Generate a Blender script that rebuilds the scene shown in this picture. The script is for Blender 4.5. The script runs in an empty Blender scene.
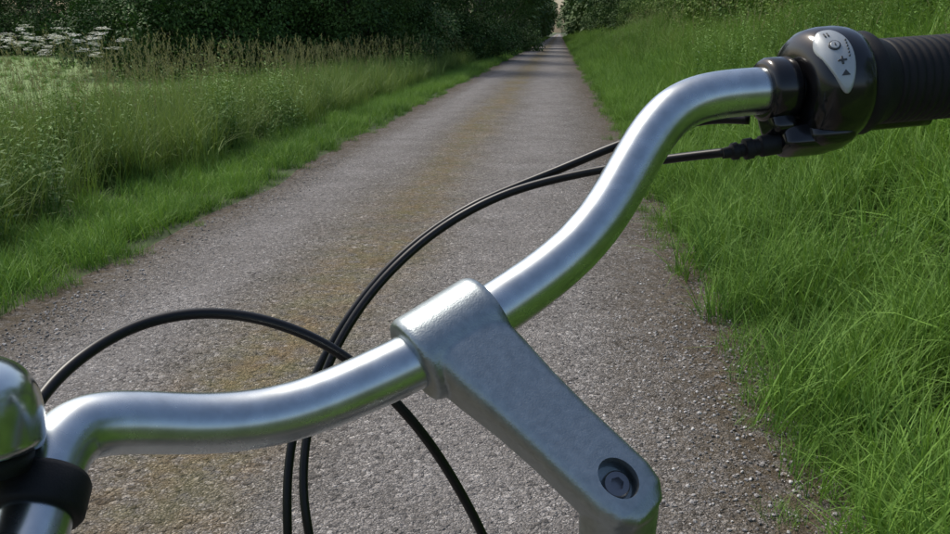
import bpy, bmesh, math, random
import numpy as np
from mathutils import Vector, Matrix
rng=np.random.default_rng(7)
random.seed(7)
sc=bpy.context.scene
sc.view_settings.view_transform='Standard'; sc.view_settings.look='None'
sc.view_settings.exposure=0; sc.view_settings.gamma=1
COL=sc.collection

# ---------------------------------------------------------------- helpers
def mesh_obj(name, verts, faces, mat=None, smooth=False, parent=None, coll=None, col=None):
    me=bpy.data.meshes.new(name)
    me.from_pydata([tuple(v) for v in verts],[],[tuple(f) for f in faces])
    if mat: me.materials.append(mat)
    if smooth: me.polygons.foreach_set('use_smooth',[True]*len(me.polygons))
    if col is not None:
        a=me.color_attributes.new('blade','FLOAT_COLOR','POINT')
        a.data.foreach_set('color',np.asarray(col,dtype=np.float32).ravel())
    me.update()
    ob=bpy.data.objects.new(name,me)
    (coll or COL).objects.link(ob)
    if parent: ob.parent=parent
    return ob
def empty(name,loc=(0,0,0),parent=None):
    e=bpy.data.objects.new(name,None); e.location=loc; e.empty_display_size=.1
    COL.objects.link(e)
    if parent: e.parent=parent
    return e
def nodes(name):
    m=bpy.data.materials.new(name); m.use_nodes=True
    nt=m.node_tree; nt.nodes.clear()
    out=nt.nodes.new('ShaderNodeOutputMaterial')
    return m,nt,out
def N(nt,t,**kw):
    n=nt.nodes.new(t)
    for k,v in kw.items():
        if k in n.inputs: n.inputs[k].default_value=v
        else: setattr(n,k,v)
    return n
def ramp(nt,fac,stops):
    r=nt.nodes.new('ShaderNodeValToRGB'); e=r.color_ramp.elements
    while len(e)<len(stops): e.new(.5)
    for i,(p,c) in enumerate(stops):
        e[i].position=p; e[i].color=(*c,1) if len(c)==3 else c
    nt.links.new(fac,r.inputs[0]); return r.outputs[0]
def mix(nt,fac,a,b,mode='MIX'):
    m=nt.nodes.new('ShaderNodeMix'); m.data_type='RGBA'; m.blend_type=mode
    for s,v in ((0,fac),(6,a),(7,b)):
        if hasattr(v,'links') : nt.links.new(v,m.inputs[s])
        elif isinstance(v,(int,float)): m.inputs[s].default_value=v
        else: m.inputs[s].default_value=(*v,1)
    return m.outputs[2]
def mth(nt,op,a,b=0.,c=None):
    m=nt.nodes.new('ShaderNodeMath'); m.operation=op
    for i,v in enumerate((a,b) if c is None else (a,b,c)):
        if hasattr(v,'links'): nt.links.new(v,m.inputs[i])
        else: m.inputs[i].default_value=v
    return m.outputs[0]
def simple(name,color,rough=.5,metal=0,noise=0,nscale=60,bump=0,bscale=400,coat=0,spec=.5):
    m,nt,out=nodes(name)
    p=N(nt,'ShaderNodeBsdfPrincipled'); nt.links.new(p.outputs[0],out.inputs[0])
    p.inputs['Base Color'].default_value=(*color,1); p.inputs['Roughness'].default_value=rough
    p.inputs['Metallic'].default_value=metal; p.inputs['Coat Weight'].default_value=coat
    p.inputs['Specular IOR Level'].default_value=spec
    tc=N(nt,'ShaderNodeTexCoord')
    n=N(nt,'ShaderNodeTexNoise',Scale=nscale,Detail=5.); nt.links.new(tc.outputs['Object'],n.inputs['Vector'])
    if noise:
        c0=[max(0,c*(1-noise)) for c in color]; c1=[min(1,c*(1+noise)) for c in color]
        nt.links.new(ramp(nt,n.outputs[0],[(.3,c0),(.7,c1)]),p.inputs['Base Color'])
        r=mth(nt,'MULTIPLY_ADD',n.outputs[0],rough*noise*1.5,rough*(1-.75*noise)); nt.links.new(r,p.inputs['Roughness'])
    if bump:
        n2=N(nt,'ShaderNodeTexNoise',Scale=bscale,Detail=3.); nt.links.new(tc.outputs['Object'],n2.inputs['Vector'])
        b=N(nt,'ShaderNodeBump',Strength=bump,Distance=.0004); nt.links.new(n2.outputs[0],b.inputs['Height'])
        nt.links.new(b.outputs[0],p.inputs['Normal'])
    return m
def catmull(pts,sub=8):
    P=[Vector(p) for p in pts]; P=[P[0]*2-P[1]]+P+[P[-1]*2-P[-2]]
    out=[]
    for i in range(1,len(P)-2):
        for k in range(sub):
            t=k/sub; a,b,c,d=P[i-1:i+3]
            out.append(.5*((2*b)+(c-a)*t+(2*a-5*b+4*c-d)*t*t+(3*b-a-3*c+d)*t**3))
    out.append(P[-2]); return out
def smoothpath(P,it):
    for _ in range(it):
        P=[P[0]]+[P[i]*.5+(P[i-1]+P[i+1])*.25 for i in range(1,len(P)-1)]+[P[-1]]
    return P
def tube(name,P,rad,mat,segs=16,parent=None,coll=None,cap=True):
    P=[Vector(p) for p in P]; n=len(P)
    if not hasattr(rad,'__len__'): rad=[rad]*n
    T=[(P[min(i+1,n-1)]-P[max(i-1,0)]).normalized() for i in range(n)]
    u=T[0].orthogonal().normalized(); V=[];F=[]
    for i in range(n):
        u=(u-T[i]*u.dot(T[i])).normalized(); w=T[i].cross(u)
        for k in range(segs):
            a=2*math.pi*k/segs; V.append(P[i]+(u*math.cos(a)+w*math.sin(a))*rad[i])
    for i in range(n-1):
        for k in range(segs):
            k2=(k+1)%segs; F.append((i*segs+k,i*segs+k2,(i+1)*segs+k2,(i+1)*segs+k))
    if cap:
        F.append(tuple(range(segs))[::-1]); F.append(tuple((n-1)*segs+k for k in range(segs)))
    return mesh_obj(name,V,F,mat,True,parent,coll)
def revolve(name,O,A,prof,mat,segs=48,parent=None):
    """prof: list of (s along axis, radius)"""
    O=Vector(O);A=Vector(A).normalized()
    u=A.orthogonal().normalized(); w=A.cross(u); V=[];F=[];n=len(prof)
    for s,r in prof:
        for k in range(segs):
            a=2*math.pi*k/segs; V.append(O+A*s+(u*math.cos(a)+w*math.sin(a))*r)
    for i in range(n-1):
        for k in range(segs):
            k2=(k+1)%segs; F.append((i*segs+k,i*segs+k2,(i+1)*segs+k2,(i+1)*segs+k))
    F.append(tuple(range(segs))[::-1]); F.append(tuple((n-1)*segs+k for k in range(segs)))
    return mesh_obj(name,V,F,mat,True,parent)
def sharp(ob,deg=40):
    m=ob.modifiers.new('es','EDGE_SPLIT'); m.split_angle=math.radians(deg)

def scatter(name,pts,rot,scl,idx,coll,parent=None,realize=False):
    me=bpy.data.meshes.new(name); pts=np.asarray(pts,dtype=np.float32); n=len(pts)
    me.vertices.add(n); me.vertices.foreach_set('co',pts.ravel())
    a=me.attributes.new('irot','FLOAT_VECTOR','POINT'); a.data.foreach_set('vector',np.asarray(rot,dtype=np.float32).ravel())
    a=me.attributes.new('iscl','FLOAT','POINT'); a.data.foreach_set('value',np.asarray(scl,dtype=np.float32).ravel())
    a=me.attributes.new('iidx','INT','POINT'); a.data.foreach_set('value',np.asarray(idx,dtype=np.int32).ravel())
    ob=bpy.data.objects.new(name,me); COL.objects.link(ob)
    if parent: ob.parent=parent
    g=bpy.data.node_groups.new(name+'_scatter','GeometryNodeTree')
    g.interface.new_socket('Geometry',in_out='INPUT',socket_type='NodeSocketGeometry')
    g.interface.new_socket('Geometry',in_out='OUTPUT',socket_type='NodeSocketGeometry')
    gi=g.nodes.new('NodeGroupInput'); go=g.nodes.new('NodeGroupOutput')
    ip=g.nodes.new('GeometryNodeInstanceOnPoints'); ci=g.nodes.new('GeometryNodeCollectionInfo')
    ci.inputs['Collection'].default_value=coll; ci.inputs['Separate Children'].default_value=True; ci.inputs['Reset Children'].default_value=True
    def na(nm,t):
        x=g.nodes.new('GeometryNodeInputNamedAttribute'); x.data_type=t; x.inputs['Name'].default_value=nm; return x.outputs[0]
    e=g.nodes.new('FunctionNodeEulerToRotation')
    L=g.links.new
    L(gi.outputs[0],ip.inputs['Points']); L(ci.outputs[0],ip.inputs['Instance']); ip.inputs['Pick Instance'].default_value=True
    L(na('iidx','INT'),ip.inputs['Instance Index']); L(na('irot','FLOAT_VECTOR'),e.inputs[0]); L(e.outputs[0],ip.inputs['Rotation'])
    L(na('iscl','FLOAT'),ip.inputs['Scale'])
    if realize:
        rl=g.nodes.new('GeometryNodeRealizeInstances'); L(ip.outputs[0],rl.inputs[0]); L(rl.outputs[0],go.inputs[0])
    else: L(ip.outputs[0],go.inputs[0])
    m=ob.modifiers.new('scatter','NODES'); m.node_group=g
    return ob

# ---------------------------------------------------------------- camera
cam=bpy.data.cameras.new('camera'); co=bpy.data.objects.new('camera',cam); COL.objects.link(co)
co.location=(0,0,1.35); co.rotation_euler=(math.radians(90-15.94),0,math.radians(5.67))
cam.sensor_width=36; cam.lens=31.18; cam.clip_start=.01; cam.clip_end=4000
sc.camera=co

# ---------------------------------------------------------------- light
SUN_EL=math.radians(52); SUN_ROT=math.radians(-50)
w=bpy.data.worlds.new('World'); sc.world=w; w.use_nodes=True
nt=w.node_tree; bg=nt.nodes['Background']; sky=nt.nodes.new('ShaderNodeTexSky')
sky.sky_type='NISHITA'; sky.sun_disc=False; sky.sun_elevation=SUN_EL; sky.sun_rotation=SUN_ROT
sky.air_density=1.0; sky.dust_density=3.0; sky.ozone_density=1.0
nt.links.new(sky.outputs[0],bg.inputs[0]); bg.inputs[1].default_value=.15
sl=bpy.data.lights.new('sun','SUN'); sl.energy=2.8; sl.angle=math.radians(12); sl.color=(1,.95,.86)
so=bpy.data.objects.new('sun',sl); COL.objects.link(so)
sd=Vector((math.sin(SUN_ROT)*math.cos(SUN_EL),math.cos(SUN_ROT)*math.cos(SUN_EL),math.sin(SUN_EL)))
so.rotation_euler=sd.to_track_quat('Z','Y').to_euler()

# ---------------------------------------------------------------- ground
def sstep(x,a,b):
    t=np.clip((x-a)/(b-a),0,1); return t*t*(3-2*t)
def gh(x,y):
    x=np.asarray(x,dtype=float);y=np.asarray(y,dtype=float)
    bank=sstep(x,.95,4.4)*(1.28+.12*np.sin(y*.21)+.08*np.sin(y*.53+1))
    left=-.10*sstep(-x,2.7,3.6)+.06*np.sin(y*.3+x*.2)*sstep(-x,3.2,5)
    return bank+left
def m_ground():
    m,nt,out=nodes('soil_under_grass'); p=N(nt,'ShaderNodeBsdfPrincipled',Roughness=.95); nt.links.new(p.outputs[0],out.inputs[0])
    g=N(nt,'ShaderNodeNewGeometry'); n=N(nt,'ShaderNodeTexNoise',Scale=6.,Detail=8.); nt.links.new(g.outputs['Position'],n.inputs['Vector'])
    c1=ramp(nt,n.outputs[0],[(.3,(.020,.032,.008)),(.55,(.04,.065,.014)),(.75,(.06,.055,.025))])
    n2=N(nt,'ShaderNodeTexNoise',Scale=.15,Detail=6.); nt.links.new(g.outputs['Position'],n2.inputs['Vector'])
    c2=ramp(nt,n2.outputs[0],[(.3,(.12,.20,.05)),(.7,(.18,.26,.08))])
    s=N(nt,'ShaderNodeSeparateXYZ'); nt.links.new(g.outputs['Position'],s.inputs[0])
    f=mth(nt,'LESS_THAN',s.outputs[0],-8.5)
    nt.links.new(mix(nt,f,c1,c2),p.inputs['Base Color']); return m
M_ground=m_ground()
xs=[-900,-300,-120,-60,-30,-18,-12,-9,-7,-6,-5,-4.5,-4,-3.6,-3.3,-3,-2.7,-2.4,-1.6,-.8,0,.5,.9,1.1,1.3,1.5,1.7,1.9,2.1,2.4,2.7,3,3.4,3.8,4.2,4.6,5.5,7,10,20,60,200,900]
ys=list(np.arange(-12,30,.5))+list(np.arange(30,120,2.))+[120,140,170,220,300,450,700,1100,2000]; ys=[-400,-100,-40]+ys
X,Y=np.meshgrid(xs,ys); Z=gh(X,Y); V=np.stack([X,Y,Z],-1).reshape(-1,3); nx=len(xs)
F=[(j*nx+i,j*nx+i+1,(j+1)*nx+i+1,(j+1)*nx+i) for j in range(len(ys)-1) for i in range(nx-1)]
mesh_obj('ground',V,F,M_ground,True)

def m_road():
    m,nt,out=nodes('gravel'); p=N(nt,'ShaderNodeBsdfPrincipled',Roughness=.9); nt.links.new(p.outputs[0],out.inputs[0])
    p.inputs['Specular IOR Level'].default_value=.2
    g=N(nt,'ShaderNodeNewGeometry'); pos=g.outputs['Position']
    def noi(s,d=6.,r=.6,vec=None):
        n=N(nt,'ShaderNodeTexNoise',Scale=float(s),Detail=d,Roughness=r); nt.links.new(vec or pos,n.inputs['Vector']); return n.outputs[0]
    wn=N(nt,'ShaderNodeTexNoise',Scale=45.,Detail=3.); nt.links.new(pos,wn.inputs['Vector'])
    va=N(nt,'ShaderNodeVectorMath',operation='MULTIPLY_ADD'); nt.links.new(wn.outputs['Color'],va.inputs[0]); va.inputs[1].default_value=(.016,.016,.016); nt.links.new(pos,va.inputs[2])
    def vor(s):
        v=N(nt,'ShaderNodeTexVoronoi',Scale=float(s)); nt.links.new(va.outputs[0],v.inputs['Vector']); return v
    v1=vor(58); v2=vor(135); v3=vor(300)
    def sepc(v):
        q=N(nt,'ShaderNodeSeparateColor'); nt.links.new(v.outputs['Color'],q.inputs[0]); return q
    s1,s2,s3=sepc(v1),sepc(v2),sepc(v3)
    cs=[(0,(.09,.085,.08)),(.45,(.215,.205,.197)),(.8,(.345,.33,.318)),(1,(.62,.60,.58))]
    c=ramp(nt,s2.outputs[0],cs)
    c=mix(nt,mth(nt,'GREATER_THAN',s2.outputs[1],.58),c,ramp(nt,s3.outputs[0],cs))
    big1=mth(nt,'GREATER_THAN',s1.outputs[1],.70)
    c=mix(nt,big1,c,ramp(nt,s1.outputs[0],cs))
    d=ramp(nt,v2.outputs['Distance'],[(.35,(1,1,1)),(.8,(.42,.40,.37))]); c=mix(nt,.85,c,d,'MULTIPLY')
    s=N(nt,'ShaderNodeSeparateXYZ'); nt.links.new(pos,s.inputs[0]); x=s.outputs[0]
    mp=N(nt,'ShaderNodeMapping'); mp.inputs['Scale'].default_value=(1,.22,1); nt.links.new(pos,mp.inputs[0])
    nl=noi(1.3,5.,.6,mp.outputs[0])
    xw=mth(nt,'ADD',x,mth(nt,'MULTIPLY_ADD',nl,.6,-.3))
    def band(cx,wd):
        t=mth(nt,'DIVIDE',mth(nt,'SUBTRACT',xw,cx),wd); return mth(nt,'POWER',2.718,mth(nt,'MULTIPLY',mth(nt,'MULTIPLY',t,t),-1.))
    fine=noi(14,8.,.72); big=noi(.8)
    tr=mth(nt,'ADD',band(-1.95,.33),band(-.30,.45))
    c=mix(nt,mth(nt,'MULTIPLY',tr,.5),c,mix(nt,.5,c,(.43,.415,.41)))
    cen=mth(nt,'MULTIPLY',band(-1.14,.33),ramp(nt,fine,[(.34,(.2,.2,.2)),(.54,(1,1,1))]))
    cen=mth(nt,'MULTIPLY',cen,ramp(nt,big,[(.32,(.45,.45,.45)),(.58,(1,1,1))]))
    tan=mix(nt,.55,mix(nt,1.,c,(1.0,.82,.50),'MULTIPLY'),ramp(nt,noi(4),[(.38,(.25,.18,.085)),(.62,(.16,.165,.06))]))
    c=mix(nt,mth(nt,'MULTIPLY',cen,.95),c,tan)
    er=N(nt,'ShaderNodeMapRange'); er.inputs['From Min'].default_value=.15; er.inputs['From Max'].default_value=.7; nt.links.new(xw,er.inputs[0])
    el=N(nt,'ShaderNodeMapRange'); el.inputs['From Min'].default_value=-2.15; el.inputs['From Max'].default_value=-2.6; nt.links.new(xw,el.inputs[0])
    ed=mth(nt,'ADD',er.outputs[0],el.outputs[0]); ed=mth(nt,'MULTIPLY',ed,ramp(nt,fine,[(.34,(.1,.1,.1)),(.54,(1,1,1))]))
    c=mix(nt,mth(nt,'MULTIPLY',ed,.88),c,ramp(nt,noi(30),[(.35,(.07,.055,.032)),(.65,(.15,.115,.07))]))
    c=mix(nt,.85,c,ramp(nt,noi(2.2,8.,.65),[(.3,(.72,.70,.67)),(.7,(1.08,1.07,1.06))]),'MULTIPLY')
    nt.links.new(c,p.inputs['Base Color'])
    h=mth(nt,'ADD',mth(nt,'MULTIPLY',v1.outputs['Distance'],mth(nt,'MULTIPLY',big1,-2.)),mth(nt,'MULTIPLY',v2.outputs['Distance'],-1.))
    h=mth(nt,'ADD',h,mth(nt,'MULTIPLY',s2.outputs[0],.5)); h=mth(nt,'ADD',h,mth(nt,'MULTIPLY',fine,2.))
    b=N(nt,'ShaderNodeBump',Strength=1.,Distance=.007); nt.links.new(h,b.inputs['Height']); nt.links.new(b.outputs[0],p.inputs['Normal'])
    return m
M_road=m_road()
ry=list(np.arange(-12,40,.25))+list(np.arange(40,200,2.))+[200,300,450,700]; ry=[-60]+ry
V=[];F=[];K=13
for j,y in enumerate(ry):
    l=-2.62+.06*math.sin(y*1.1)+.04*math.sin(y*2.7+1); r=.95+.04*math.sin(y*1.3+2)
    for k in range(K):
        t=k/(K-1); V.append((l+(r-l)*t,y,.006+.012*math.sin(math.pi*t)))
F=[(j*K+i,j*K+i+1,(j+1)*K+i+1,(j+1)*K+i) for j in range(len(ry)-1) for i in range(K-1)]
mesh_obj('gravel_road',V,F,M_road,True)

# ---------------------------------------------------------------- vegetation materials
def m_veg(name,dark,light,tip,seed=(.33,.32,.16),white=(.80,.81,.77),trans=0,pos_scale=.5,rough=.6):
    m,nt,out=nodes(name)
    a=N(nt,'ShaderNodeAttribute',attribute_name='blade'); s=N(nt,'ShaderNodeSeparateColor'); nt.links.new(a.outputs['Color'],s.inputs[0])
    g=N(nt,'ShaderNodeNewGeometry')
    n=N(nt,'ShaderNodeTexNoise',Scale=pos_scale,Detail=2.); nt.links.new(g.outputs['Position'],n.inputs['Vector'])
    n2=N(nt,'ShaderNodeTexNoise',Scale=pos_scale*7,Detail=1.); nt.links.new(g.outputs['Position'],n2.inputs['Vector'])
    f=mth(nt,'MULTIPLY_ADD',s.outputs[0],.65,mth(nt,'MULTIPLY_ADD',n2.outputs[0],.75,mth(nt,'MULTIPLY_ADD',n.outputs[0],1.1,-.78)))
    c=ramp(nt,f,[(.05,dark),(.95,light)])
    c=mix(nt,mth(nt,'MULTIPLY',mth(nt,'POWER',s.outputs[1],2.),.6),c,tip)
    c=mix(nt,mth(nt,'COMPARE',s.outputs[2],.5,.1),c,seed)
    c=mix(nt,mth(nt,'GREATER_THAN',s.outputs[2],.9),c,white)
    p=N(nt,'ShaderNodeBsdfPrincipled',Roughness=rough); p.inputs['Specular IOR Level'].default_value=.15
    nt.links.new(c,p.inputs['Base Color'])
    if trans:
        t=N(nt,'ShaderNodeBsdfTranslucent'); mx=N(nt,'ShaderNodeMixShader'); mx.inputs[0].default_value=trans
        nt.links.new(mix(nt,.5,c,mix(nt,1.,c,(1.2,1.15,.45),'MULTIPLY')),t.inputs[0])
        nt.links.new(p.outputs[0],mx.inputs[1]); nt.links.new(t.outputs[0],mx.inputs[2]); nt.links.new(mx.outputs[0],out.inputs[0])
    else: nt.links.new(p.outputs[0],out.inputs[0])
    return m
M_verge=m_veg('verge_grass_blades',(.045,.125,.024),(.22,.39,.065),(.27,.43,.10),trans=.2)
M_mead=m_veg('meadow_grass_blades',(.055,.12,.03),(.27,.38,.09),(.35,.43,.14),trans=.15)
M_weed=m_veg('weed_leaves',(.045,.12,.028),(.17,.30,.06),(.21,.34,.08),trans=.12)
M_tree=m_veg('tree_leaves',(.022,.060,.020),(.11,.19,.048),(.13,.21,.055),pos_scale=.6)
M_bush=m_veg('bush_leaves',(.05,.12,.025),(.22,.31,.065),(.25,.34,.08),pos_scale=.7)
M_far=m_veg('far_leaves',(.07,.13,.05),(.17,.25,.09),(.18,.26,.10),pos_scale=.1)
M_bark=simple('bark',(.16,.135,.11),.9,noise=.5,nscale=6,bump=.6,bscale=20)

class B:  # vegetation mesh builder
    def __init__(s): s.V=[];s.F=[];s.C=[]
    def blade(s,base,az,L,wd,lean,curve,seg=4,kind=0,tint=None,flat=0,taper=1.6):
        tint=random.random() if tint is None else tint
        d=Vector((math.cos(az),math.sin(az),0)); sd=Vector((-math.sin(az+flat),math.cos(az+flat),0))
        p=Vector(base); i0=len(s.V)
        for i in range(seg+1):
            t=i/seg; ww=wd*.5*max(.04,1-t**taper)*(0.7+.3*min(1,t*4))
            s.V+= [p-sd*ww,p+sd*ww]; s.C+=[(tint,t,kind,1)]*2
            th=lean+curve*(t+.5/seg); p=p+(d*math.sin(th)+Vector((0,0,math.cos(th))))*(L/seg)
        for i in range(seg): a=i0+2*i; s.F.append((a,a+1,a+3,a+2))
        return p
    def leaf(s,p,dr,nrm,L,W,kind=0,tint=None,h=.5):
        tint=random.random() if tint is None else tint
        dr=Vector(dr).normalized(); sd=dr.cross(Vector(nrm)).normalized(); up=sd.cross(dr); i=len(s.V); p=Vector(p)
        s.V+=[p,p+dr*L*.45-sd*W*.5+up*L*.08,p+dr*L*.5,p+dr*L*.45+sd*W*.5+up*L*.08,p+dr*L-up*L*.1]
        s.C+=[(tint,h,kind,1)]*5; s.F+=[(i,i+1,i+4,i+2),(i,i+2,i+4,i+3)]
    def make(s,name,mat,coll): return mesh_obj(name,s.V,s.F,mat,False,None,coll,s.C)
def rdisk(r):
    a=random.random()*6.283; q=r*math.sqrt(random.random()); return (q*math.cos(a),q*math.sin(a),-.015)
U=random.uniform
def protos(name,makers):
    c=bpy.data.collections.new(name)
    for i,(fn,mat) in enumerate(makers):
        b=B(); fn(b); b.make('%s_%02d'%(name,i),mat,c)
    return c
def short_clump(n=90,r=.15,L=(.08,.26),wd=.0052):
    def f(b):
        for _ in range(n): b.blade(rdisk(r),U(0,6.28),U(*L),wd*U(.6,1.3),U(0,.35),U(.2,1.5),seg=3,flat=U(-.5,.5))
    return f
def long_clump(n=115,r=.2,L=(.25,.60),wd=.0074):
    def f(b):
        for _ in range(n): b.blade(rdisk(r),U(0,6.28),U(*L),wd*U(.45,1.5),U(0,.3),U(.2,1.8),seg=4,flat=U(-.5,.5))
    return f
def seed_clump(n=50,stems=6,H=(.7,1.05),R=.2):
    def f(b):
        for _ in range(n): b.blade(rdisk(R),U(0,6.28),U(.4,.85),.0085*U(.6,1.3),U(0,.25),U(.1,1.0),seg=4,flat=U(-.5,.5))
        for _ in range(stems):
            az=U(0,6.28); h=U(*H); bs=rdisk(R); ln=U(0,.12);cv=U(0,.35)
            top=b.blade(bs,az,h,.004,ln,cv,seg=4,taper=9,tint=.9)
            d=Vector((math.cos(az)*math.sin(ln+cv),math.sin(az)*math.sin(ln+cv),math.cos(ln+cv)))
            for k in range(9):
                q=top-d*(.14*k/9); aa=U(0,6.28); o=(Vector((math.cos(aa),math.sin(aa),0))*.55+d).normalized()
                b.leaf(q,o,(math.sin(aa),-math.cos(aa),.3),U(.02,.045),U(.006,.011),kind=.5,h=.2)
    return f
def weed(H=(.55,1.0),stems=7,LL=(.07,.13),white=False,R=.2):
    def f(b):
        for _ in range(stems):
            az=U(0,6.28); h=U(*H); bs=Vector(rdisk(R)); ln=U(0,.15); 
            top=b.blade(bs,az,h,.006,ln,.1,seg=4,taper=8,tint=.3)
            k=.12
            while k<1:
                q=bs.lerp(top,k); a0=U(0,6.28)
                for s in (0,math.pi):
                    a=a0+s; L=U(*LL)*(1.15-.6*k); el=U(-.3,.5)
                    b.leaf(q,(math.cos(a),math.sin(a),el),(0,0,1),L,L*U(.3,.5),h=k)
                k+=U(.05,.09)
            if white:
                for u in range(10):
                    a=U(0,6.28); e=top+Vector((math.cos(a)*U(.01,.10),math.sin(a)*U(.01,.10),U(.03,.07)))
                    b.blade(top,a,(e-top).length,.002,.6,.1,seg=1,taper=9,tint=.5)
                    for v in range(14):
                        q=e+Vector((U(-.028,.028),U(-.028,.028),U(-.006,.006))); b.leaf(q,(U(-1,1),U(-1,1),.1),(0,0,1),.020,.017,kind=1)
        if not white:
            for _ in range(30): b.blade(rdisk(R),U(0,6.28),U(.3,.7),.007*U(.6,1.3),U(0,.3),U(.2,1.1),seg=4,flat=U(-.5,.5))
    return f
def cluster(n=180,R=.45,L=(.07,.12)):
    def f(b):
        for _ in range(n):
            v=Vector((random.gauss(0,1),random.gauss(0,1),random.gauss(0,.8))).normalized()*R*random.random()**.45
            o=(v.normalized()+Vector((U(-.8,.8),U(-.8,.8),U(-.9,.3)))).normalized()
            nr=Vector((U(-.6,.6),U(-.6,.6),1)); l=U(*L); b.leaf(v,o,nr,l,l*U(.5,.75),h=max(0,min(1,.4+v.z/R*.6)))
    return f
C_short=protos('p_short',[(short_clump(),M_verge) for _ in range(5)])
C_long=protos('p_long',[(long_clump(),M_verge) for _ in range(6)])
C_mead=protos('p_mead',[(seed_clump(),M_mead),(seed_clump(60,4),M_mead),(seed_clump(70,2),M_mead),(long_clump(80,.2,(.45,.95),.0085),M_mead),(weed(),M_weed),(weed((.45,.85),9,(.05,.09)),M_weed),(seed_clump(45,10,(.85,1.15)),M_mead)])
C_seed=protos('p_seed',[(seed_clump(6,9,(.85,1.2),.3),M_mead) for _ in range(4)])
C_pars=protos('p_parsley',[(weed((.9,1.15),3,(.05,.08),True),M_weed) for _ in range(3)])
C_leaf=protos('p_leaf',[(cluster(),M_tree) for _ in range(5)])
C_crown=protos('p_crown',[(cluster(90,.8,(.16,.26)),M_tree) for _ in range(4)])
C_bush=protos('p_bush',[(cluster(190,.34,(.045,.085)),M_bush) for _ in range(5)])
C_far=protos('p_farleaf',[(cluster(110,1.1,(.28,.5)),M_far) for _ in range(4)])

def place(x0,x1,y0,y1,dens):
    n=int((x1-x0)*(y1-y0)*dens); return np.stack([rng.uniform(x0,x1,n),rng.uniform(y0,y1,n)],1)
def wob(y,k=0): return .07*np.sin(y*1.1+k)+.05*np.sin(y*2.7+1+k)+.04*np.sin(y*6.1+k)
def finish(name,P,s,nidx,coll,tilt=.15,weights=None,near=None):
    n=len(P); z=gh(P[:,0],P[:,1]); pts=np.column_stack([P,z])
    rot=np.column_stack([rng.normal(0,tilt,n),rng.normal(0,tilt,n),rng.uniform(0,6.28,n)])
    if isinstance(s,tuple): s=rng.uniform(*s,n)
    idx=rng.choice(nidx,n,p=weights) if weights is not None else rng.integers(0,nidx,n)
    if near is None: scatter(name,pts,rot,s,idx,coll); return
    a=P[:,1]<near
    scatter(name,pts[a],rot[a],s[a],idx[a],coll,None,True)
    scatter(name,pts[~a],rot[~a],s[~a],idx[~a],coll)
P=np.vstack([place(-3.95,-2.5,.3,10,46),place(-4.0,-2.5,10,30,26),place(-4.,-2.5,30,90,9),place(-4.,-2.5,90,220,2.5),
             place(.66,1.5,-1,10,50),place(.66,1.5,10,30,26),place(.66,1.5,30,90,9),place(.66,1.5,90,220,2.5)])
keep=((P[:,0]<-2.66+wob(P[:,1]))|(P[:,0]>.84+.8*wob(P[:,1],2)))
edge=rng.random(len(P))<.30
P=P[keep|edge]; s=rng.uniform(.7,1.25,len(P)); s*=np.where(P[:,1]>30,1.4,1); s*=np.where(P[:,1]>90,1.4,1)
de=np.minimum(np.abs(P[:,0]+2.55),np.abs(P[:,0]-.70)); s*=.4+.6*np.clip(de/.3,0,1)
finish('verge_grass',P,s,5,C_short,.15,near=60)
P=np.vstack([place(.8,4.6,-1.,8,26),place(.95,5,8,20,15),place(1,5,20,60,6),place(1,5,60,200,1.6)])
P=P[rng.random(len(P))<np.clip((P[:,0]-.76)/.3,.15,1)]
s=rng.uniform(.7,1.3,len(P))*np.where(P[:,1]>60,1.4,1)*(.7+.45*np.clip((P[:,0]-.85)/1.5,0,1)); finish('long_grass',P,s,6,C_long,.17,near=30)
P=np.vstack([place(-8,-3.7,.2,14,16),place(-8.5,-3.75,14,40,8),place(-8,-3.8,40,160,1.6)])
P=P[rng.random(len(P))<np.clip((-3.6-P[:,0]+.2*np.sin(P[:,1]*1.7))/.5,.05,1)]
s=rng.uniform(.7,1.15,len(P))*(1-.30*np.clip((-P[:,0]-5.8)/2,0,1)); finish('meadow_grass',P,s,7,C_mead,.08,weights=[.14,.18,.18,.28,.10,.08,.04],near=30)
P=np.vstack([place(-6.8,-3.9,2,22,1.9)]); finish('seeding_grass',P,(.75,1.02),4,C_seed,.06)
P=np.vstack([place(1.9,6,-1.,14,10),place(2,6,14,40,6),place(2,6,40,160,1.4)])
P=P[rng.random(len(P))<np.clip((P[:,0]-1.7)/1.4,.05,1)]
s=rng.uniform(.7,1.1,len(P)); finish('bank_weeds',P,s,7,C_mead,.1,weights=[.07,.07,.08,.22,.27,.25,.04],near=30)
P=np.vstack([place(-30,-8.2,8,50,.9)]); finish('field_grass',P,(.40,.6),6,C_long,.15)
cl=[]
for cx,cy,n,sp in ((-7.7,12.0,7,.28),(-7.0,12.2,5,.22),(-4.8,7.6,1,.05),(-5.6,9.2,2,.1),(-14.5,22.5,12,.8)):
    cl.append(np.column_stack([rng.normal(cx,sp,n),rng.normal(cy,sp,n)]))
finish('cow_parsley',np.vstack(cl),(.92,1.06),3,C_pars,.05)

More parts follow.
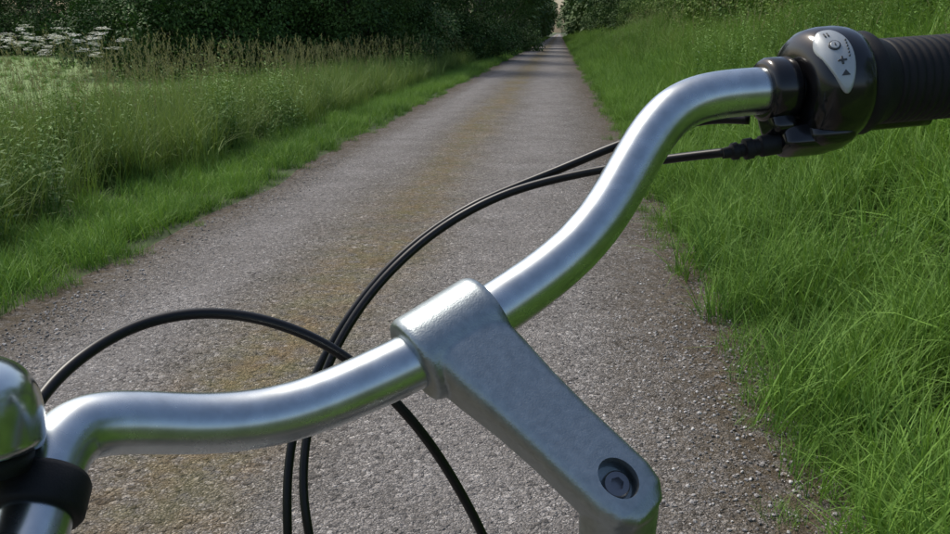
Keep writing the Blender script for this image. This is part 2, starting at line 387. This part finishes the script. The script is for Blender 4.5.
# ---------------------------------------------------------------- trees
def tree(name,x,y,H,R,low=.1,ncl=600,nidx=5,scl=(.8,1.4),seed=0,lobes=9,skirt=0,split=4.2):
    r=np.random.default_rng(seed+11); z0=float(gh(x,y)); e=empty(name,(x,y,z0))
    base=low*H; ax=Vector((r.normal(0,.3),r.normal(0,.3),H*.8))
    tr=catmull([(0,0,-.1),(.05,.03,H*.25),(ax.x*.6,ax.y*.6,H*.5),(ax.x,ax.y,H*.82)],6)
    rr=[H*.022*(1-.85*i/(len(tr)-1))+.02 for i in range(len(tr))]; rr[0]*=1.35
    tube('trunk',tr,rr,M_bark,12,e)
    L=[]
    for i in range(lobes):
        a=i*2.4+r.uniform(-.4,.4); zz=base+(H-base)*(.12+.72*(i+.5)/lobes); q=R*(.62-.35*abs((zz-base)/(H-base)-.35))*r.uniform(.7,1.15)
        L.append((Vector((math.cos(a)*q,math.sin(a)*q,zz)),R*r.uniform(.38,.58)))
    for i in range(skirt):
        a=i*6.283/skirt+r.uniform(-.3,.3); q=R*r.uniform(.5,.85)
        L.append((Vector((math.cos(a)*q,math.sin(a)*q,r.uniform(.5,1.6))),R*r.uniform(.28,.4)))
    L.append((Vector((ax.x,ax.y,H-R*.45)),R*.5))
    k=0
    for c,lr in L[:-1]:
        st=tr[min(len(tr)-1,int(len(tr)*.75*max(.15,(c.z-.6)/H)))]
        tube('limb_%d'%k,catmull([st,st.lerp(c,.5)+Vector((0,0,.2)),c],4),[H*.009*(1-.8*i/8)+.01 for i in range(9)],M_bark,6,e); k+=1
    pts=[]
    per=ncl//len(L)
    for c,lr in L:
        v=r.normal(size=(per,3)); v/=np.linalg.norm(v,axis=1)[:,None]; v*= (lr*(.6+.5*r.random(per)**.6))[:,None]; v[:,2]*=.8
        pts.append(v+np.array(c))
    pts=np.vstack(pts); pts=pts[pts[:,2]>.15]
    hi=pts[:,2]>split; up=pts[hi][::4]; lo=pts[~hi]
    for nm,pp,cc,ni,sr in (('lower_foliage',lo,C_leaf,5,scl),('crown_foliage',up,C_crown,4,(.8,1.25))):
        n=len(pp)
        if n: scatter(nm,pp,np.column_stack([r.normal(0,.5,n),r.normal(0,.5,n),r.uniform(0,6.28,n)]),r.uniform(*sr,n),r.integers(0,ni,n),cc,e)
    return e
T=[(-8.2,31,8.5,4.3,.04,950),(-12.9,30,10,4.7,.04,950),(-6.9,42,11,4.1,.04,700),(-10.5,40,10,4.4,.04,500),(-16.5,39,10,4.8,.04,500),(-10,52,12,4.6,.04,350),
   (-28,52,12,5.2,.05,500),(-35,54,13,5.6,.05,500),(-42,57,12,6,.05,500),(-22,56,12,5,.05,450)]
for i,(x,y,H,R,low,nc) in enumerate(T):
    tree('deciduous_tree',x,y,H,R,low,nc,seed=i,lobes=12,skirt=9,scl=(.85,1.45) if y<45 else (1.1,1.9),split=4.2 if y<45 else 5.5)
for i,(x,y,H,R,low) in enumerate([(-5.9,53,12,3.4,.20),(-5.7,63,13,3.6,.22),(-5.7,75,13,3.8,.20),(-5.8,88,13,4.0,.2),(5.6,60,11,3.4,.1),(5.6,74,12,3.7,.12),(5.7,88,12,3.9,.12)]):
    tree('avenue_tree',x,y,H,R,low,320,seed=40+i,scl=(1.0,1.8),skirt=3,split=6)
pts=[]
for y in np.arange(98,260,10.):
    for s in (-6.1,5.6):
        n=40; v=rng.normal(size=(n,3)); v/=np.linalg.norm(v,axis=1)[:,None]; v*=rng.uniform(.6,1,(n,1))*np.array([3.6,4.4,5.6]); v+=np.array([s+rng.normal(0,.4),y,6.0]); pts.append(v)
for x in np.arange(-260,260,8.):
    yy=430+rng.normal(0,12); n=18; v=rng.normal(size=(n,3)); v/=np.linalg.norm(v,axis=1)[:,None]; v*=np.array([6,5,5.5])*rng.uniform(.7,1.1,(n,1)); v+=np.array([x,yy,5.0+rng.normal(0,.8)]); 
    pts.append(v)
pts=np.vstack(pts); pts=pts[pts[:,2]>.3]; n=len(pts)
scatter('distant_trees',pts,np.column_stack([rng.normal(0,.5,n),rng.normal(0,.5,n),rng.uniform(0,6.28,n)]),rng.uniform(1.,1.9,n),rng.integers(0,4,n),C_far)
def hedge(name,line,coll,n1,scl):
    pts=[]
    for (x,y,R,n) in line:
        v=rng.normal(size=(n,3)); v/=np.linalg.norm(v,axis=1)[:,None]; v*=rng.uniform(.6,1.05,(n,1))*np.array([R,R,R*1.25]); v+=np.array([x,y,float(gh(x,y))+R*.95]); pts.append(v)
    pts=np.vstack(pts); n=len(pts)
    scatter(name,pts,np.column_stack([rng.normal(0,.5,n),rng.normal(0,.5,n),rng.uniform(0,6.28,n)]),rng.uniform(*scl,n),rng.integers(0,n1,n),coll)
hedge('hedge',[(5.2+.4*math.sin(y*.7)+rng.normal(0,.2),y,1.2+.3*math.sin(y*.37+1)+rng.normal(0,.12),40 if y<25 else 20) for y in np.arange(-1,110,1.)],C_bush,5,(.8,1.35))
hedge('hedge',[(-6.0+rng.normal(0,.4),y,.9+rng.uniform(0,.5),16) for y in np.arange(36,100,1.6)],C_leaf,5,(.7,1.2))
hedge('hedge',[(x,61+rng.normal(0,.6),1.6+rng.uniform(0,.7),14) for x in np.arange(-75,-8,1.9)],C_leaf,5,(1.3,2.1))

# loose stones on the road
def stone_proto():
    c=bpy.data.collections.new('p_stone')
    m,nt,out=nodes('loose_stone'); p=N(nt,'ShaderNodeBsdfPrincipled',Roughness=.85); nt.links.new(p.outputs[0],out.inputs[0])
    oi=N(nt,'ShaderNodeObjectInfo'); nt.links.new(ramp(nt,oi.outputs['Random'],[(0,(.12,.115,.11)),(.5,(.27,.255,.24)),(.85,(.40,.38,.36)),(1,(.65,.63,.60))]),p.inputs['Base Color'])
    for i in range(5):
        bm=bmesh.new(); bmesh.ops.create_icosphere(bm,subdivisions=1,radius=1)
        for v in bm.verts: v.co=Vector((v.co.x*U(.75,1.25),v.co.y*U(.6,1.1),v.co.z*U(.45,.75)))
        me=bpy.data.meshes.new('stone%d'%i); bm.to_mesh(me); bm.free(); me.materials.append(m); c.objects.link(bpy.data.objects.new('stone%d'%i,me))
    return c
C_st=stone_proto()
P=np.vstack([place(-2.55,.9,.8,4,2600),place(-2.55,.9,4,9,700)])
P=P[rng.random(len(P))<.35+.65*np.clip(np.abs(np.sin(P[:,0]*2.0+.7)),0,1)]
n=len(P); scatter('loose_gravel',np.column_stack([P,np.full(n,.012)]),np.column_stack([rng.normal(0,.4,n),rng.normal(0,.4,n),rng.uniform(0,6.28,n)]),.0020+.0070*rng.random(n)**3,rng.integers(0,5,n),C_st)

# ---------------------------------------------------------------- bicycle
M_alu=simple('brushed_aluminium_tube',(.53,.58,.60),.27,1.,noise=.12,nscale=120)
M_chr=simple('bell_metal',(.60,.64,.65),.2,1.,noise=.08,nscale=90)
M_forged=simple('forged_aluminium',(.34,.38,.39),.40,1.,noise=.10,nscale=300,bump=.3,bscale=1200)
M_blk=simple('gloss_black_plastic',(.006,.006,.007),.18,0,coat=.2)
M_rub=simple('black_rubber',(.010,.010,.011),.6,0,noise=.2,nscale=200,bump=.3,bscale=1500,spec=.3)
M_cab=simple('cable_housing',(.006,.006,.007),.38,spec=.35)
M_sil=simple('silver_panel',(.40,.43,.44),.35,.3,noise=.05)
M_ink=simple('button_print',(.04,.045,.05),.5)
M_steel=simple('bolt_steel',(.22,.22,.23),.3,1.)
M_paint=simple('frame_paint',(.02,.025,.03),.3,0,coat=.5)
bike=empty('bicycle',(0,0,0))
k=1e-4
def W(s): return [Vector((int(a)*k,int(b)*k,1+int(c)*k)) for a,b,c in (q.split() for q in s.split(','))]
bar=W('-1506 1878 2009,-1529 1995 2060,-1558 2117 2129,-1572 2219 2200,-1556 2325 2235,-1481 2413 2224,-1360 2506 2180,-1218 2593 2140,-1064 2677 2125,-902 2770 2137,-715 2886 2188,-518 3008 2254,-389 3101 2313,-216 3228 2404,-35 3358 2505,111 3467 2616,231 3580 2749,336 3701 2917,425 3793 3058,535 3877 3167,695 3950 3221,934 4020 3236,1277 4122 3254,1630 4226 3278,2149 4371 3311,2583 4494 3337')
bp=smoothpath(catmull(bar,8),30)
cl=Vector((-.0401,.3099,1.2309))
rad=[.0109+.0010*math.exp(-((p-cl).length/.045)**2) for p in bp]
tube('handlebar',bp,rad,M_alu,56,bike)
A=(bp[0]-bp[3]).normalized()
revolve('left_grip',bp[0]-A*.004,A,[(0,.0125),(.001,.016),(.01,.0175),(.06,.0155),(.11,.017),(.113,.012)],M_rub,40,bike)
c1=W('797 3948 2960,573 4068 2911,295 4178 2845,21 4236 2775,-237 4240 2696,-468 4186 2590,-672 4127 2455,-840 4016 2308,-977 3904 2145,-1085 3787 1958,-1155 3671 1761,-1189 3560 1569,-1182 3449 1359,-1142 3386 1126,-1088 3396 779,-900 3450 100')
c2=W('950 4250 3080,723 4337 3068,354 4370 2947,73 4409 2816,-193 4403 2704,-432 4351 2605,-670 4286 2460,-870 4167 2297,-1039 4040 2097,-1161 3920 1902,-1254 3800 1697,-1304 3685 1498,-1307 3570 1279,-1295 3502 1037,-1282 3462 713,-1150 3500 50')
c3=W('-1727 2290 2244,-1741 2462 2301,-1709 2638 2357,-1632 2865 2393,-1488 3037 2396,-1303 3149 2359,-1115 3219 2282,-936 3267 2170,-774 3309 2007,-624 3326 1831,-498 3379 1608,-388 3425 1367,-296 3470 1126,-175 3572 713,0 3700 100')
for nm,c,r in (('gear_cable',c1,.0022),('brake_cable',c2,.0023),('front_brake_cable',c3,.0023)):
    tube(nm,smoothpath(catmull(c,8),12),r,M_cab,16,bike)
BA=Vector((.750,.546,.372)).normalized(); E=Vector((.0265,.2743,1.1848)); SD=(E-cl).normalized(); NN=-(BA.cross(SD)).normalized(); WW=SD.cross(NN).normalized()
Lst=(E-cl).length
secs=[(-.004,.017,.0165,0),(.010,.0178,.0165,0),(.022,.0172,.0150,.0005),(.040,.0155,.0130,.001),(.060,.0146,.0120,.001),(.078,.0145,.0122,.0005),(Lst,.0145,.0125,0),(Lst+.007,.0127,.0120,0),(Lst+.0120,.0083,.0105,0),(Lst+.0138,.002,.007,0)]
V=[];F=[];sg=48
for s,hw,ht,o in secs:
    for q in range(sg):
        a=2*math.pi*q/sg; ca,sa=math.cos(a),math.sin(a); e=.5
        V.append(cl+SD*s+NN*(o+ht*math.copysign(abs(sa)**e,sa))+WW*(hw*math.copysign(abs(ca)**e,ca)*(1+.05*sa)))
for i in range(len(secs)-1):
    for q in range(sg): q2=(q+1)%sg; F.append((i*sg+q,i*sg+q2,(i+1)*sg+q2,(i+1)*sg+q))
F.append(tuple(range(sg))[::-1]);F.append(tuple((len(secs)-1)*sg+q for q in range(sg)))
def add_rev(O,A,prof,segs=48):
    A=A.normalized();u=A.orthogonal().normalized();w_=A.cross(u);i0=len(V)
    for s,r in prof:
        for q in range(segs):
            a=2*math.pi*q/segs;V.append(O+A*s+(u*math.cos(a)+w_*math.sin(a))*r)
    for i in range(len(prof)-1):
        for q in range(segs): q2=(q+1)%segs;F.append((i0+i*segs+q,i0+i*segs+q2,i0+(i+1)*segs+q2,i0+(i+1)*segs+q))
    F.append(tuple(i0+q for q in range(segs))[::-1]);F.append(tuple(i0+(len(prof)-1)*segs+q for q in range(segs)))
add_rev(cl,BA,[(-.0195,.0150),(-.0188,.0174),(-.0165,.0185),(.0165,.0185),(.0188,.0174),(.0195,.0150)])
LG=cl-NN*.0175-SD*.004
add_rev(LG-BA*.011,BA,[(0,.005),(.001,.0068),(.021,.0068),(.022,.005)],32)
QD=Vector((.0011,.0152,-.0566)).normalized()
add_rev(E-QD*.006,QD,[(0,.012),(.002,.0142),(.006,.0148),(.03,.0145),(.05,.0135),(.08,.0112)])
stem=mesh_obj('stem',V,F,M_forged,True,bike)
bm=bmesh.new(); bm.from_mesh(stem.data); bmesh.ops.recalc_face_normals(bm,faces=bm.faces); bm.to_mesh(stem.data); bm.free()
r=stem.modifiers.new('fuse','REMESH'); r.mode='VOXEL'; r.voxel_size=.0008; r.use_smooth_shade=True
s_=stem.modifiers.new('soft','SMOOTH'); s_.factor=.5; s_.iterations=7
RC=E+NN*.0105+SD*(-.003)
cut=bpy.data.meshes.new('cut'); bm=bmesh.new()
mt=Matrix.Translation(RC-SD*.0008)@Matrix((SD,WW,NN)).transposed().to_4x4()@Matrix.Diagonal((1.22,1,1,1))
bmesh.ops.create_cone(bm,cap_ends=True,segments=48,radius1=.0061,radius2=.0070,depth=.014,matrix=mt); bmesh.ops.recalc_face_normals(bm,faces=bm.faces); bm.to_mesh(cut); bm.free()
cutter=bpy.data.objects.new('cutter',cut); COL.objects.link(cutter)
bo=stem.modifiers.new('recess','BOOLEAN'); bo.operation='DIFFERENCE'; bo.object=cutter; bo.solver='EXACT'
dg=bpy.context.evaluated_depsgraph_get(); dg.update()
me=bpy.data.meshes.new_from_object(stem.evaluated_get(dg)); stem.modifiers.clear(); stem.data=me
me.polygons.foreach_set('use_smooth',[True]*len(me.polygons))
bpy.data.objects.remove(cutter,do_unlink=True); sharp(stem,48)
V=[];F=[]
O=RC-NN*.0066
u=SD; v=WW
for z,rr_,seg in ((0,.0052,0),(.003,.0050,0),(.0034,.0045,0),(.0034,.0026,6),(.0005,.0026,6)):
    for q in range(36):
        a=2*math.pi*q/36
        R_=rr_ if not seg else rr_*math.cos(math.pi/6)/math.cos((a%(math.pi/3))-math.pi/6)
        V.append(O+NN*z+(u*math.cos(a)+v*math.sin(a))*R_)
for i in range(4):
    for q in range(36): q2=(q+1)%36;F.append((i*36+q,i*36+q2,(i+1)*36+q2,(i+1)*36+q))
F.append(tuple(4*36+q for q in range(36)))
b=mesh_obj('stem_bolt',V,F,M_steel,False,bike)
revolve('pinch_bolt',LG-BA*.0135,BA,[(0,.0036),(.0005,.0042),(.004,.0042),(.0045,.003)],M_steel,24,bike)

# right-hand controls
O=Vector((.0934,.4020,1.3236)); AX=Vector((.959,.277,.059)).normalized()
revolve('clamp_band',O,AX,[(.0005,.0122),(.001,.0138),(.003,.0150),(.0125,.0150),(.0145,.0140),(.015,.012)],M_blk,56,bike)
HP=[(.0172,.0205),(.0185,.0235),(.0215,.0258),(.027,.0271),(.034,.0274),(.039,.0268),(.0425,.0257)]
h=revolve('control_housing',O,AX,[(.0162,.013),(.0164,.0180)]+HP+[(.0437,.0240),(.0438,.015)],M_blk,72,bike)
prof=[(.0440,.015),(.0442,.0230),(.046,.0240),(.050,.0242),(.0515,.0233),(.053,.0218),(.058,.0203)]
s=.060
while s<.119: prof+=[(s,.0195),(s+.0006,.0201),(s+.0022,.0201),(s+.0028,.0195)]; s+=.0042
prof+=[(.122,.0195),(.125,.0205),(.129,.0205),(.131,.0182),(.145,.0172),(.20,.0168),(.235,.0175),(.238,.014)]
g_=revolve('twist_grip',O,AX,prof,M_rub,72,bike); sharp(g_,50)
n0=Vector((.0053,-.0211,.0136)); n0=(n0-AX*n0.dot(AX)).normalized(); t0=AX.cross(n0).normalized()
if t0.z<0: t0=-t0
def cyl(s,ph,R): return O+AX*s+(n0*math.cos(ph)+t0*math.sin(ph))*R
def hr(s):
    for (a,b),(c,d) in zip(HP,HP[1:]):
        if s<=c: return b+(d-b)*max(0,(s-a)/(c-a))
    return .0256
def patch(name,outline,off,mat):
    """outline in (s,phi) -> curved plate following the housing"""
    cs=sum(p[0] for p in outline)/len(outline); cp=sum(p[1] for p in outline)/len(outline); V=[];F=[];n=len(outline); rings=[1.0,.96,.85,.7,.55,.4,.15]
    for ri,f in enumerate([1.0]+rings):
        o=-.0006 if ri==0 else (off*.6 if ri==1 else off)
        for p in outline:
            s=cs+(p[0]-cs)*f; ph=cp+(p[1]-cp)*f; V.append(cyl(s,ph,hr(s)+o))
    for i in range(len(rings)):
        for q in range(n): q2=(q+1)%n;F.append((i*n+q,i*n+q2,(i+1)*n+q2,(i+1)*n+q))
    F.append(tuple(len(rings)*n+q for q in range(n)))
    return mesh_obj(name,V,F,mat,True,bike)
PC=.0250
out=[]
for q in range(48):
    a=2*math.pi*q/48; yy=math.sin(a); wd=.0080*(.80+.28*yy); out.append((PC-.0014*yy+wd*math.cos(a),.04+.64*yy))
patch('button_panel',out,.0010,M_sil)
def ell(cx,cp,rs,rp,n=20): return [(cx+rs*math.cos(2*math.pi*i/n),cp+rp*math.sin(2*math.pi*i/n)) for i in range(n)]
R0=.028
def poly(name,pts): patch(name,[(a,b) for a,b in pts],.0014,M_ink)
poly('power_symbol',ell(PC-.0010,.23,.0026,.0028/R0))
patch('power_symbol_centre',ell(PC-.0010,.23,.0019,.0021/R0),.0017,M_sil)
patch('power_symbol_bar',[(PC-.0012,.20),(PC-.0008,.20),(PC-.0008,.26),(PC-.0012,.26)],.0020,M_ink)
def rect(nm,cx,cp,ws,wp): poly(nm,[(cx-ws,cp-wp/R0),(cx+ws,cp-wp/R0),(cx+ws,cp+wp/R0),(cx-ws,cp+wp/R0)])
rect('plus_a',PC,-.06,.0019,.0004); rect('plus_b',PC,-.06,.0004,.0019)
poly('up_arrow',[(PC-.0012,-.31),(PC+.0024,-.31),(PC+.0006,-.22)])
rect('mark_a',PC-.0024,.49,.00022,.0014); rect('mark_b',PC-.0010,.49,.00022,.0014)
for i in range(6): rect('label_%d'%i,PC+.0046-.0002*i,.30-.06*i,.0003,.0004)
LM=Vector((.1131,.3996,1.3014))
def sbox(name,c,hx,hy,hz,mat,e=.45,nu=40,nv=24):
    """rounded block (superellipsoid) in the grip's axes"""
    V=[];F=[];c=Vector(c); sp=lambda t: math.copysign(abs(t)**e,t)
    for j in range(nv+1):
        ph=-math.pi/2+math.pi*j/nv; cp_,sp_=max(0,math.cos(ph)),math.sin(ph)
        for i in range(nu):
            th=2*math.pi*i/nu; V.append(c+AX*hx*sp(sp_)+n0*hy*sp(math.cos(th))*cp_**e+t0*hz*sp(math.sin(th))*cp_**e)
    for j in range(nv):
        for i in range(nu): i2=(i+1)%nu; F.append((j*nu+i,j*nu+i2,(j+1)*nu+i2,(j+1)*nu+i))
    return mesh_obj(name,V,F,mat,True,bike)
sbox('lever_mount',LM+AX*.004,.015,.0085,.0062,M_blk)
sbox('lever_mount_neck',O+AX*.0075-t0*.013-n0*.005,.0062,.008,.0085,M_blk)
sbox('shifter_foot',O+AX*.029-t0*.0235-n0*.003,.012,.010,.0065,M_blk,.6)
CA=(Vector((.0797,.3948,1.296))-Vector((.1015,.3981,1.300))).normalized()
ba=revolve('barrel_adjuster',Vector((.1045,.3987,1.3003)),CA,[(0,.0046),(.001,.0052),(.010,.0050),(.011,.0040),(.0135,.0040),(.0140,.0050),(.0175,.0050),(.0180,.0032),(.0205,.0032),(.0210,.0042),(.0235,.0040),(.0245,.0028),(.028,.0025)],M_rub,24,bike); sharp(ba,35)
lv=[O+AX*.012-n0*.010-t0*.008,O+AX*.022-n0*.034-t0*.006,O+AX*.05-n0*.050,O+AX*.09-n0*.056+t0*.003,O+AX*.13-n0*.058+t0*.004]
tube('brake_lever',catmull(lv,6),.0042,M_blk,16,bike)
i0=min(range(len(bp)),key=lambda i:(bp[i]-Vector((-.1556,.2110,1.2125))).length)
A=(bp[i0+1]-bp[i0-1]).normalized()
revolve('bell_clamp',bp[i0]-A*.0085,A,[(0,.0112),(.0004,.0128),(.002,.0138),(.0115,.0138),(.0135,.0128),(.014,.0112)],M_rub,48,bike)
BU=Vector((-.06,.25,.96)).normalized(); bc=Vector((-.1744,.2007,1.2350))
prof=[(-.004,.0235),(-.0035,.0248),(-.001,.0255)]
for i in range(25):
    a=math.pi/2*i/24; prof.append((.0250*math.sin(a)**.75 if i else 0,.0255*max(.0005,math.cos(a))**.62))
revolve('bell_dome',bc,BU,prof,M_chr,72,bike)
revolve('bell_base',bc-BU*.012,BU,[(0,.010),(.002,.0215),(.0075,.0225)],M_rub,48,bike)
hd=Vector((-.57,.82,0)).normalized(); lf=Vector((-.82,-.57,0)).normalized()
h0=E+QD*.072; h1=h0+QD*.16
revolve('headset',h0-QD*.004,QD,[(0,.014),(.001,.019),(.010,.021),(.018,.019)],M_steel,32,bike)
tube('head_tube',[h0+QD*.01,h1],.0185,M_paint,32,bike)
WR=.345; wc=Vector((h1.x,h1.y,0))+hd*.22+Vector((0,0,WR))
crown=h1+QD*.02
for sgn in (-1,1):
    o=lf*sgn*.055
    tube('fork_blade',catmull([crown,crown+o*.9+QD*.03,(crown+o).lerp(wc+o,.6)-hd*.02,wc+o],6),.011,M_paint,16,bike)
def wheel(nm,c,axis):
    ax=axis.normalized(); u=ax.orthogonal().normalized(); v=ax.cross(u)
    ring=lambda R: [c+(u*math.cos(a)+v*math.sin(a))*R for a in [2*math.pi*i/64 for i in range(65)]]
    tube(nm+'_tyre',ring(WR-.019),.019,M_rub,14,bike,cap=False); tube(nm+'_rim',ring(WR-.045),.010,M_alu,10,bike,cap=False)
    tube(nm+'_hub',[c-ax*.045,c+ax*.045],.02,M_alu,20,bike)
    for i in range(28):
        a=2*math.pi*i/28; d=u*math.cos(a)+v*math.sin(a); tube(nm+'_spoke',[c+ax*(.03 if i%2 else -.03)+d*.018,c+d*(WR-.05)],.001,M_steel,5,bike)
wheel('front_wheel',wc,lf)
bd=Vector((.05,-1,0)).normalized(); bb=Vector((h1.x,h1.y,.30))+bd*.55; st=Vector((h1.x,h1.y,.80))+bd*.70; rw=Vector((h1.x,h1.y,WR))+bd*1.02
tube('top_tube',[h0+QD*.03,st-Vector((0,0,.05))],.015,M_paint,20,bike); tube('down_tube',[h1-QD*.02,bb],.018,M_paint,20,bike); tube('seat_tube',[bb,st],.015,M_paint,20,bike)
for sgn in (-1,1):
    o=Vector((1,.05,0))*.06*sgn
    tube('seat_stay',[st-Vector((0,0,.06)),rw+o],.008,M_paint,12,bike); tube('chain_stay',[bb,rw+o],.009,M_paint,12,bike)
wheel('rear_wheel',rw,Vector((1,.05,0)))
